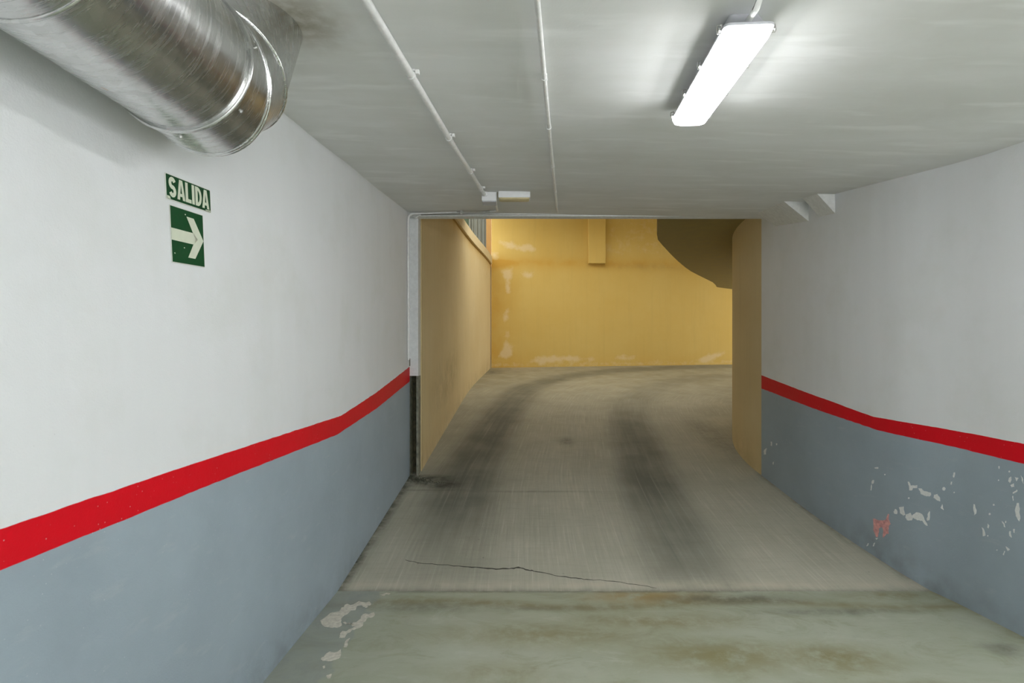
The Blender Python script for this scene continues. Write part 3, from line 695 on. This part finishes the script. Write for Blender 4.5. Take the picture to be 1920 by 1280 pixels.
ag = empty('arrow_sign'); ag.matrix_world = wall_frame(2.150, H + 0.481) @ Matrix.Rotation(math.radians(4.2), 4, 'Z')
tag(ag, 'square green sign with a cream arrow pointing to the ramp, below SALIDA', 'sign')
AW = 0.205
flat('sign_board', [rrect(AW + 0.006, AW + 0.006, 0.002)], 0.001, 0.003, M['board'], ag)
flat('green_field', [rrect(AW, AW, 0.001)], 0.003, 0.0036, M['green'], ag)
a = AW / 2
flat('arrow', [[(-a, -0.022), (0.034, -0.022), (0.062, 0.0), (0.034, 0.022), (-a, 0.022)],
               [(a - 0.002, 0.0), (0.040, 0.079), (-0.006, 0.079), (0.047, 0.0)], [(a - 0.002, 0.0), (0.047, 0.0), (-0.006, -0.077), (0.040, -0.077)]], 0.0036, 0.0042, M['glow'], ag)
for x_, y_ in ((-0.015, 0.083), (-0.09, -0.072), (-0.03, -0.045)):
    flat('scuff', [[(x_, y_), (x_ + 0.006, y_ + 0.001), (x_ + 0.004, y_ + 0.005), (x_ - 0.001, y_ + 0.004)]], 0.0036, 0.0039, M['glow'], ag)

# ------------------------------------------------------------------ fluorescent fixtures
def make_fixture():
    root = empty('fluorescent_fixture')
    L, W = 0.935, 0.168
    def rect(w, l, z, r=0.02):
        return [Vector((x, y, z)) for x, y in rrect(w, l, min(r, w / 2 - 0.001), 4)]
    bm = bmesh.new(); bm_loft(bm, [rect(0.098, L - 0.15, 0.0, 0.012), rect(0.104, L - 0.14, -0.006, 0.012), rect(0.128, L - 0.05, -0.055, 0.016), rect(W - 0.006, L - 0.012, -0.060, 0.02), rect(W, L, -0.064, 0.022), rect(W, L, -0.072, 0.022)])
    link('housing', bm_mesh('housing', bm, 35), M['grey_plastic'], root)
    bm = bmesh.new(); bm_loft(bm, [rect(W - 0.004, L - 0.004, -0.0725, 0.022), rect(W - 0.008, L - 0.010, -0.082, 0.022), rect(W - 0.022, L - 0.030, -0.100, 0.024), rect(W - 0.050, L - 0.060, -0.108, 0.024)], cap0=False)
    link('diffuser', bm_mesh('diffuser', bm, 60), M['diffuser'], root)
    bm = bmesh.new(); bm_box(bm, (0, 0, -0.0735), (W - 0.03, L - 0.05, 0.002)); link('reflector_tray', bm_mesh('reflector_tray', bm), M['plastic'], root)
    for s in (-1, 1):
        bm = bmesh.new(); bm_tube(bm, [(s * 0.036, -L / 2 + 0.06, -0.088), (s * 0.036, L / 2 - 0.06, -0.088)], 0.0125, 16); t = link('tube', bm_mesh('tube', bm, 60), M['tube'], root)
        for e in (-1, 1):
            bm = bmesh.new(); bm_tube(bm, [(s * 0.036, e * (L / 2 - 0.058), -0.088), (s * 0.036, e * (L / 2 - 0.036), -0.088)], 0.0135, 16); link('lamp_holder', bm_mesh('lamp_holder', bm, 60), M['grey_plastic'], t)
    for s in (-1, 1):
        for k, y in enumerate(np.linspace(-L / 2 + 0.05, L / 2 - 0.05, 4)):
            x0 = s * (W / 2 + 0.004); bm = bmesh.new()
            bm_tube(bm, [(s * (W / 2 - 0.012), y - 0.010, -0.079), (x0 + s * 0.006, y - 0.010, -0.080), (x0 + s * 0.010, y - 0.006, -0.070), (x0 + s * 0.008, y, -0.050), (x0 - s * 0.006, y + 0.004, -0.044), (x0 - s * 0.010, y + 0.012, -0.052), (x0 + s * 0.006, y + 0.012, -0.066)], 0.0026, 8)
            bm_box(bm, (x0 + s * 0.003, y - 0.002, -0.068), (0.008, 0.026, 0.010), 0.002)
            link('clip', bm_mesh('clip', bm, 40), M['steel'], root)
    return root
def place_fixture(o, x, y, yaw, label):
    z = float(zc(x, y)); slope = float(zc(x, y + 0.5) - zc(x, y - 0.5))
    roll = float(zc(x + 0.1, y) - zc(x - 0.1, y)) / 0.2
    o.location = (x, y, z); o.rotation_euler = (math.atan(slope), -math.atan(roll), yaw)
    tag(o, label, 'light fixture', 'ceiling fluorescent fixtures')
def copy_tree(o, parent=None):
    c = o.copy(); C.objects.link(c); c.parent = parent
    for ch in [x for x in C.objects if x.parent == o]: copy_tree(ch, c)
    return c
fx = make_fixture()
YAW = -math.atan(0.09)
place_fixture(fx, 0.846, 2.325, YAW, 'lit fluorescent batten with white diffuser on the ceiling above the ramp foot')
place_fixture(copy_tree(fx), 4.3, 1.0, YAW, 'added fill batten on the hall ceiling beside the turning ramp wall')  # added lamp, fill for the left wall
# two rows of battens added behind the camera as fill light
ords = ['first', 'second', 'third', 'fourth', 'fifth', 'sixth']
for row, z_ in (('upper', 2.05), ('lower', 1.35)):
    for i, od in enumerate(ords):
        o = copy_tree(fx); o.location = (0.45 + 1.05 * i, -2.199, z_); o.rotation_euler = (math.pi / 2, math.pi / 2, 0)
        tag(o, 'added fill batten in the %s row on the rear wall, %s from the duct side' % (row, od), 'light fixture', 'added fill battens')

# ------------------------------------------------------------------ conduits, boxes
def on_ceiling(x, y, drop): return Vector((x, y, float(zc(x, y)) - drop))
def saddle_mesh(r):
    """clip: base plate on the surface (z = 0) and a C-shaped spring round a pipe of radius r at z = -r - 0.008, pipe along y"""
    bm = bmesh.new(); bm_box(bm, (0, 0, -0.004), (2.2 * r, 0.022, 0.008), 0.001)
    zc_ = -r - 0.008
    for k in range(11):
        a0 = math.radians(40 - k * 26); a1 = math.radians(40 - (k + 1) * 26)
        ri, ro = r, r + 0.0035
        q = [(math.cos(a) * rr, math.sin(a) * rr + zc_) for a, rr in ((a0, ri), (a0, ro), (a1, ro), (a1, ri))]
        bm_loft(bm, [[Vector((x, -0.011, z)) for x, z in q], [Vector((x, 0.011, z)) for x, z in q]])
    if r > 0.014: bm_box(bm, (r + 0.011, 0, -0.010), (0.016, 0.020, 0.018), 0.001)
    return bm_mesh('clip', bm)
SAD = {}
def conduit(name, pts, r, label, clips=()):
    o = empty(name, pts[0]); base = Vector(pts[0])
    bm = bmesh.new(); bm_tube(bm, [Vector(p) - base for p in pts], r, 16)
    link('pipe', bm_mesh('pipe', bm, 50), M['conduit'], o)
    for p, rot in clips:
        key = round(r, 4)
        if key not in SAD: SAD[key] = saddle_mesh(r); SAD[key].materials.append(M['conduit'])
        c = link('clip', SAD[key], None, o); c.location = Vector(p) - base; c.rotation_euler = rot
    return tag(o, label, 'conduit', 'surface conduits')
# thick one, from behind the camera to the junction box
def c1x(y): return -0.484 + 0.0757 * (y - 1.866)
r1 = 0.0165
pts = [on_ceiling(c1x(y), y, r1 + 0.009) for y in (-2.15, 0, 1, 2, 2.93, 3.6, 4.07, 4.83, 4.99)]
def crot(yaw, x, y): return (math.atan(float(zc(x, y + .3) - zc(x, y - .3)) / .6), -math.atan(float(zc(x + .1, y) - zc(x - .1, y)) / .2), yaw)
cps = [(on_ceiling(c1x(y), y, 0.001), crot(-math.atan(0.0757), c1x(y), y)) for y in (0.9, 1.6, 2.43, 3.30, 4.15, 4.75)]
conduit('conduit', pts, r1, 'thick white conduit on the ceiling running to the junction box', cps)
# thin one, turning left along the lintel
def c2x(y): return 0.086 + 0.098 * (y - 1.866)
r2 = 0.0105
zl_ = H + 1.648
pa = [on_ceiling(c2x(y), y, r2 + 0.009) for y in (-2.15, 0, 1.5, 2.93, 3.6, 4.07, 4.83, 5.6)]
corner = Vector((c2x(6.16), 6.165, float(zc(c2x(6.16), 6.165)) - r2 - 0.012))
corner.z = zl_
pa += arc_pts(pa[-1], corner, (-1.0, 6.172, zl_ - 0.004), 0.07) + [Vector((-0.2, 6.175, zl_ - 0.003)), Vector((-1.02, 6.175, zl_ - 0.008)), Vector((-1.075, 6.175, zl_ - 0.05))]
cps = [(on_ceiling(c2x(y), y, 0.001), crot(-math.atan(0.098), c2x(y), y)) for y in (1.2, 2.45, 3.10, 3.95, 4.85)]
cps += [(Vector((x, 6.198, zl_ - 0.004)), (math.pi / 2 * -1 + math.pi, math.pi / 2, math.pi / 2)) for x in ()]
conduit('conduit', pa, r2, 'thin white conduit on the ceiling turning left along the lintel', cps)
# thin one from the junction box to the corner and down the left wall
r3 = 0.0125
jb = on_ceiling(-0.205, 5.10, 0.0)
w0 = Vector((-0.165, 5.17, float(zc(-0.165, 5.17)) - 0.03))
w1 = Vector((-0.155, 5.93, float(zc(-0.155, 5.93)) - r3 - 0.006))
w2 = Vector((float(xl(6.05)) + r3 + 0.004, 6.05, float(zc(-1.16, 6.05)) - r3 - 0.006))
w3 = Vector((float(xl(6.16)) + r3 + 0.004, 6.20, H + 0.02))
w3.y = 6.14; w2.y = 6.13
pts = [w0] + arc_pts(w0, w1, w2, 0.08) + [Vector((-0.6, 6.06, float(zc(-0.6, 6.06)) - r3 - 0.006))] + arc_pts((-0.6, 6.06, w2.z), w2, w3, 0.07) + [w3]
conduit('conduit', pts, r3, 'thin white conduit from the junction box bending down the left wall corner',
        [(Vector((-0.55, 6.05, float(zc(-0.55, 6.05)) - 0.001)), (0, 0, math.radians(82))), (Vector((float(xl(6.14)) + 0.001, 6.14, H + 1.36)), (math.pi / 2, 0, -math.pi / 2)), (Vector((float(xl(6.14)) + 0.001, 6.14, H + 0.6)), (math.pi / 2, 0, -math.pi / 2))])
# feed of the near lamp
fd = Vector((0.09, 1, 0.1)).normalized()
e0 = Vector((0.846, 2.325, float(zc(0.846, 2.325)))) - fd * 0.440 - Vector((0, 0, 0.040))
e1 = e0 - fd * 0.07
pts = [e0, e1] + [on_ceiling(e0.x - 0.03 * (k + 1), e0.y - 0.22 - 0.5 * k, 0.014 + 0.004) for k in range(0, 5)]
conduit('conduit', pts, 0.011, 'thin white conduit feeding the fluorescent batten end', [(on_ceiling(e0.x - 0.06, e0.y - 0.72, 0.001), (0, 0, 0))])

jbx = empty('junction_box', on_ceiling(-0.205, 5.06, 0.0)); tag(jbx, 'square white junction box on the ceiling where conduits meet', 'junction box')
bm = bmesh.new(); bm_box(bm, (0, 0, -0.040), (0.135, 0.13, 0.09), 0.004); link('body', bm_mesh('body', bm), M['plastic'], jbx)
bm = bmesh.new(); bm_box(bm, (0, 0, -0.090), (0.128, 0.124, 0.010), 0.003); link('lid', bm_mesh('lid', bm), M['grey_plastic'], jbx)
for sx in (-1, 1):
    for sy in (-1, 1):
        bm = bmesh.new(); bmesh.ops.create_cone(bm, cap_ends=True, segments=10, radius1=0.005, radius2=0.005, depth=0.003, matrix=Matrix.Translation((sx * 0.052, sy * 0.05, -0.0955))); link('lid_screw', bm_mesh('lid_screw', bm), M['steel'], jbx)
bm = bmesh.new(); bm_tube(bm, [(-0.035, -0.064, -0.028), (-0.035, -0.085, -0.028)], 0.021, 16); link('gland', bm_mesh('gland', bm, 50), M['conduit'], jbx)
bm = bmesh.new(); bm_tube(bm, [(0.040, 0.064, -0.03), (0.040, 0.085, -0.03)], 0.015, 16); link('gland', bm_mesh('gland', bm, 50), M['conduit'], jbx)
el = empty('emergency_light', on_ceiling(0.020, 5.00, 0.0)); tag(el, 'small oblong emergency light with yellowed cover beside the junction box', 'emergency light')
bm = bmesh.new(); bm_box(bm, (0, 0, -0.028), (0.285, 0.105, 0.064), 0.006); link('body', bm_mesh('body', bm), M['plastic'], el)
bm = bmesh.new(); bm_loft(bm, [[Vector((x, y, -0.058)) for x, y in rrect(0.275, 0.097, 0.012, 4)], [Vector((x, y, -0.070)) for x, y in rrect(0.268, 0.090, 0.012, 4)], [Vector((x, y, -0.076)) for x, y in rrect(0.24, 0.066, 0.012, 4)]])
link('cover', bm_mesh('cover', bm, 40), M['yellowed'], el)

# ------------------------------------------------------------------ wear: paint chips, peeled floor, crack, dirt
def ragged(pl, n=3, amp=0.16):
    pl = [np.array(p, float) for p in pl]; out = []
    for i, a in enumerate(pl):
        b = pl[(i + 1) % len(pl)]; e = b - a; nn = np.array([-e[1], e[0]])
        for k in range(n):
            t = k / n; out.append(a + e * t + nn * (random.uniform(-amp, amp) if k else 0) * 0.5)
    return out
def right_hit(u, v):
    k = (u - U0) / F; y = 4.5
    for _ in range(40): y = float(xr(y)) / k
    return (float(xr(y)), y, H + (V0 - v) / F * y)
def chip(pl, org, s, mat, label=None):
    q = [right_hit(org[0] + p[0] / s, org[1] + p[1] / s) for p in ragged(pl)]
    n = len(q); V = [(x - 0.0012, y, z) for x, y, z in q] + [(x + 0.003, y, z) for x, y, z in q]
    Fs = [tuple(range(n)), tuple(range(n, 2 * n))[::-1]] + [(i, (i + 1) % n, (i + 1) % n + n, i + n) for i in range(n)]
    o = link('paint_chip', mesh_from('paint_chip', V, Fs), mat, wr)
    if label: o['label'] = label
def circ(x, y, r): return [(x + r * math.cos(k), y + r * 1.15 * math.sin(k)) for k in np.linspace(0, 6.28, 7)[:-1]]
O1, S1 = (1580, 840), 4.9235
CH = [[(295, 178), (330, 175), (328, 190), (300, 188)], [(275, 295), (290, 293), (285, 325), (268, 330), (265, 390), (258, 388), (262, 345)],
      [(600, 310), (612, 308), (628, 345), (688, 340), (688, 368), (650, 368), (640, 388), (615, 388), (614, 350)], [(698, 370), (730, 372), (750, 395), (815, 410), (818, 432), (800, 445), (765, 440), (725, 425), (715, 395)],
      [(845, 430), (875, 422), (900, 460), (900, 490), (870, 480), (840, 458)], circ(935, 375, 16), [(1025, 225), (1038, 222), (1030, 270), (1020, 268)], [(1000, 310), (1012, 308), (1008, 335), (996, 335)],
      [(470, 585), (488, 560), (505, 580), (503, 608), (480, 605)], [(520, 545), (565, 538), (578, 615), (560, 622), (530, 595)],
      [(585, 610), (625, 595), (640, 625), (680, 590), (735, 610), (755, 660), (785, 715), (770, 712), (735, 668), (690, 665), (650, 640), (640, 665), (595, 665), (580, 640)],
      [(785, 610), (805, 580), (800, 665), (780, 668)], [(1210, 515), (1222, 520), (1235, 600), (1218, 618), (1208, 570)], circ(1358, 607, 10), circ(1395, 522, 8), [(1285, 730), (1300, 740), (1318, 805), (1295, 812)],
      [(1340, 695), (1355, 715), (1348, 740), (1336, 730)], [(1470, 670), (1490, 690), (1503, 730), (1490, 725)], [(1500, 670), (1512, 670), (1508, 690), (1500, 690)], [(1540, 765), (1555, 765), (1562, 825), (1540, 810)],
      [(1575, 745), (1590, 745), (1588, 780), (1578, 780)], [(1505, 905), (1545, 935), (1525, 948)], [(1480, 985), (1492, 948), (1500, 950), (1490, 988)], [(1610, 505), (1628, 505), (1630, 590), (1640, 640), (1632, 675), (1600, 625), (1592, 575)],
      [(1535, 275), (1555, 260), (1560, 290), (1545, 320), (1530, 305)], [(1590, 265), (1625, 275), (1605, 305)], [(1550, 340), (1580, 325), (1585, 355), (1560, 360)], [(1570, 410), (1610, 380), (1615, 395), (1575, 420)],
      [(1568, 440), (1575, 440), (1580, 480), (1572, 485)], [(1645, 250), (1660, 270), (1672, 330), (1655, 300)], [(1440, 165), (1450, 165), (1448, 190), (1440, 190)], [(230, 880), (240, 875), (235, 900), (220, 905)],
      [(300, 830), (325, 825), (315, 845)], [(285, 880), (300, 870), (290, 905), (280, 905)], [(905, 550), (920, 515), (925, 545), (935, 570), (915, 560)], circ(1440, 295, 6), circ(1030, 408, 6), circ(610, 460, 7), circ(390, 243, 6),
      circ(1340, 808, 6), circ(1425, 940, 5), circ(1540, 215, 8)]
for pl in CH: chip(pl, O1, S1, M['chip'])
chip([(280, 650), (300, 650), (330, 665), (400, 660), (420, 605), (430, 610), (425, 660), (445, 700), (430, 710), (425, 790), (405, 790), (380, 825), (370, 820), (372, 740), (355, 725), (335, 740), (325, 820), (310, 820), (285, 760)], O1, S1, M['pink'], 'patch of old pink paint showing through the grey')
for pl in ([(270, 940), (285, 930), (280, 965), (268, 965)], [(305, 895), (312, 895), (312, 920), (306, 915)], [(335, 905), (342, 905), (340, 915), (336, 914)], [(318, 1005), (323, 1005), (321, 1020), (317, 1018)]):
    chip(pl, (1340, 520), 2.909, M['chip'])

def floor_hit(u, v):
    y = F * H / (v - V0)
    if y > RAMP0: y = (H + RAMP0 * SLOPE) * F / (v - V0 + SLOPE * F)
    return ((u - U0) / F * y, y, float(zf(y)))
for pl in ([(465, 940), (520, 900), (570, 890), (600, 855), (660, 845), (735, 835), (745, 850), (715, 870), (690, 855), (620, 900), (580, 930), (585, 965), (530, 980), (480, 965)],
           [(590, 950), (640, 957), (680, 935), (700, 905), (760, 895), (765, 910), (720, 930), (690, 975), (640, 990), (600, 1035), (570, 1035), (575, 1010), (640, 982), (660, 968)],
           [(610, 1045), (630, 1035), (610, 1085), (595, 1085)], [(470, 1150), (500, 1120), (580, 1095), (575, 1140), (540, 1155), (480, 1160)], [(500, 1240), (530, 1230), (520, 1255), (505, 1255)],
           [(480, 1190), (492, 1186), (494, 1198), (482, 1200)], [(140, 1230), (180, 1195), (185, 1205), (150, 1240)], [(795, 797), (830, 788), (850, 792), (805, 803)]):
    q = [floor_hit(440 + p[0] / 2.909, 840 + p[1] / 2.909) for p in ragged(pl, 4, 0.22)]; n = len(q)
    V = [(x, y, z + 0.0012) for x, y, z in q] + [(x, y, z - 0.003) for x, y, z in q]
    Fs = [tuple(range(n)), tuple(range(n, 2 * n))[::-1]] + [(i, (i + 1) % n, (i + 1) % n + n, i + n) for i in range(n)]
    link('peeled_patch', mesh_from('peeled_patch', V, Fs), M['peel'], fl)
# crack across the ramp foot
ck = [(760, 1050, 1.0), (790, 1056, 1.5), (830, 1058, 1.2), (870, 1062, 2.0), (900, 1064, 2.6), (930, 1066, 3.6), (955, 1066, 2.2), (972, 1064, 3.6), (990, 1068, 2.4), (1005, 1071, 2.6), (1040, 1078, 1.6), (1080, 1084, 2.0), (1100, 1086, 1.5), (1150, 1089, 1.2), (1205, 1098, 1.0), (1240, 1103, 0.6)]
cp = []
for (a, b) in zip(ck[:-1], ck[1:]):
    for t in np.linspace(0, 1, 5)[:-1]: cp.append((a[0] + (b[0] - a[0]) * t, a[1] + (b[1] - a[1]) * t + random.uniform(-0.8, 0.8), (a[2] + (b[2] - a[2]) * t) * random.uniform(0.4, 0.85)))
top = [floor_hit(u, v - w / 2) for u, v, w in cp]; bot = [floor_hit(u, v + w / 2) for u, v, w in cp]; n = len(top)
V = [(x, y, z + 0.0010) for x, y, z in top + bot] + [(x, y, z - 0.004) for x, y, z in top + bot]
Fs = [(i, i + 1, n + i + 1, n + i) for i in range(n - 1)] + [(2 * n + i, 3 * n + i, 3 * n + i + 1, 2 * n + i + 1) for i in range(n - 1)]
Fs += [(i, 2 * n + i, 2 * n + i + 1, i + 1) for i in range(n - 1)] + [(n + i, n + i + 1, 3 * n + i + 1, 3 * n + i) for i in range(n - 1)] + [(0, n, 3 * n, 2 * n), (n - 1, 3 * n - 1, 4 * n - 1, 2 * n - 1)]
tag(link('crack', mesh_from('crack', V, Fs), M['crack'], rp), 'dark hairline crack across the foot of the ramp')
# dirt swept into the corner at the jamb
bm = bmesh.new()
for k in range(150):
    t = random.random(); x = -1.16 + 0.36 * t ** 1.3 + random.gauss(0, 0.03); y = 6.24 - 0.20 * t + random.gauss(0, 0.045 * (1.2 - t))
    x = max(x, float(xl(y)) + 0.012); y = min(y, 6.26)
    s = random.uniform(0.003, 0.010) * (1.25 - 0.5 * t)
    r = bmesh.ops.create_icosphere(bm, subdivisions=1, radius=s, matrix=Matrix.Translation((x, y, float(zf(y)) + s * 0.3)))
    for v in r['verts']: v.co += Vector([random.uniform(-1, 1) * s * 0.3 for _ in range(3)])
so = link('dirt_heap', bm_mesh('dirt_heap', bm), M['soil'])
tag(so, 'dark dirt and grit swept into the corner at the foot of the jamb', 'dirt', kind='stuff')
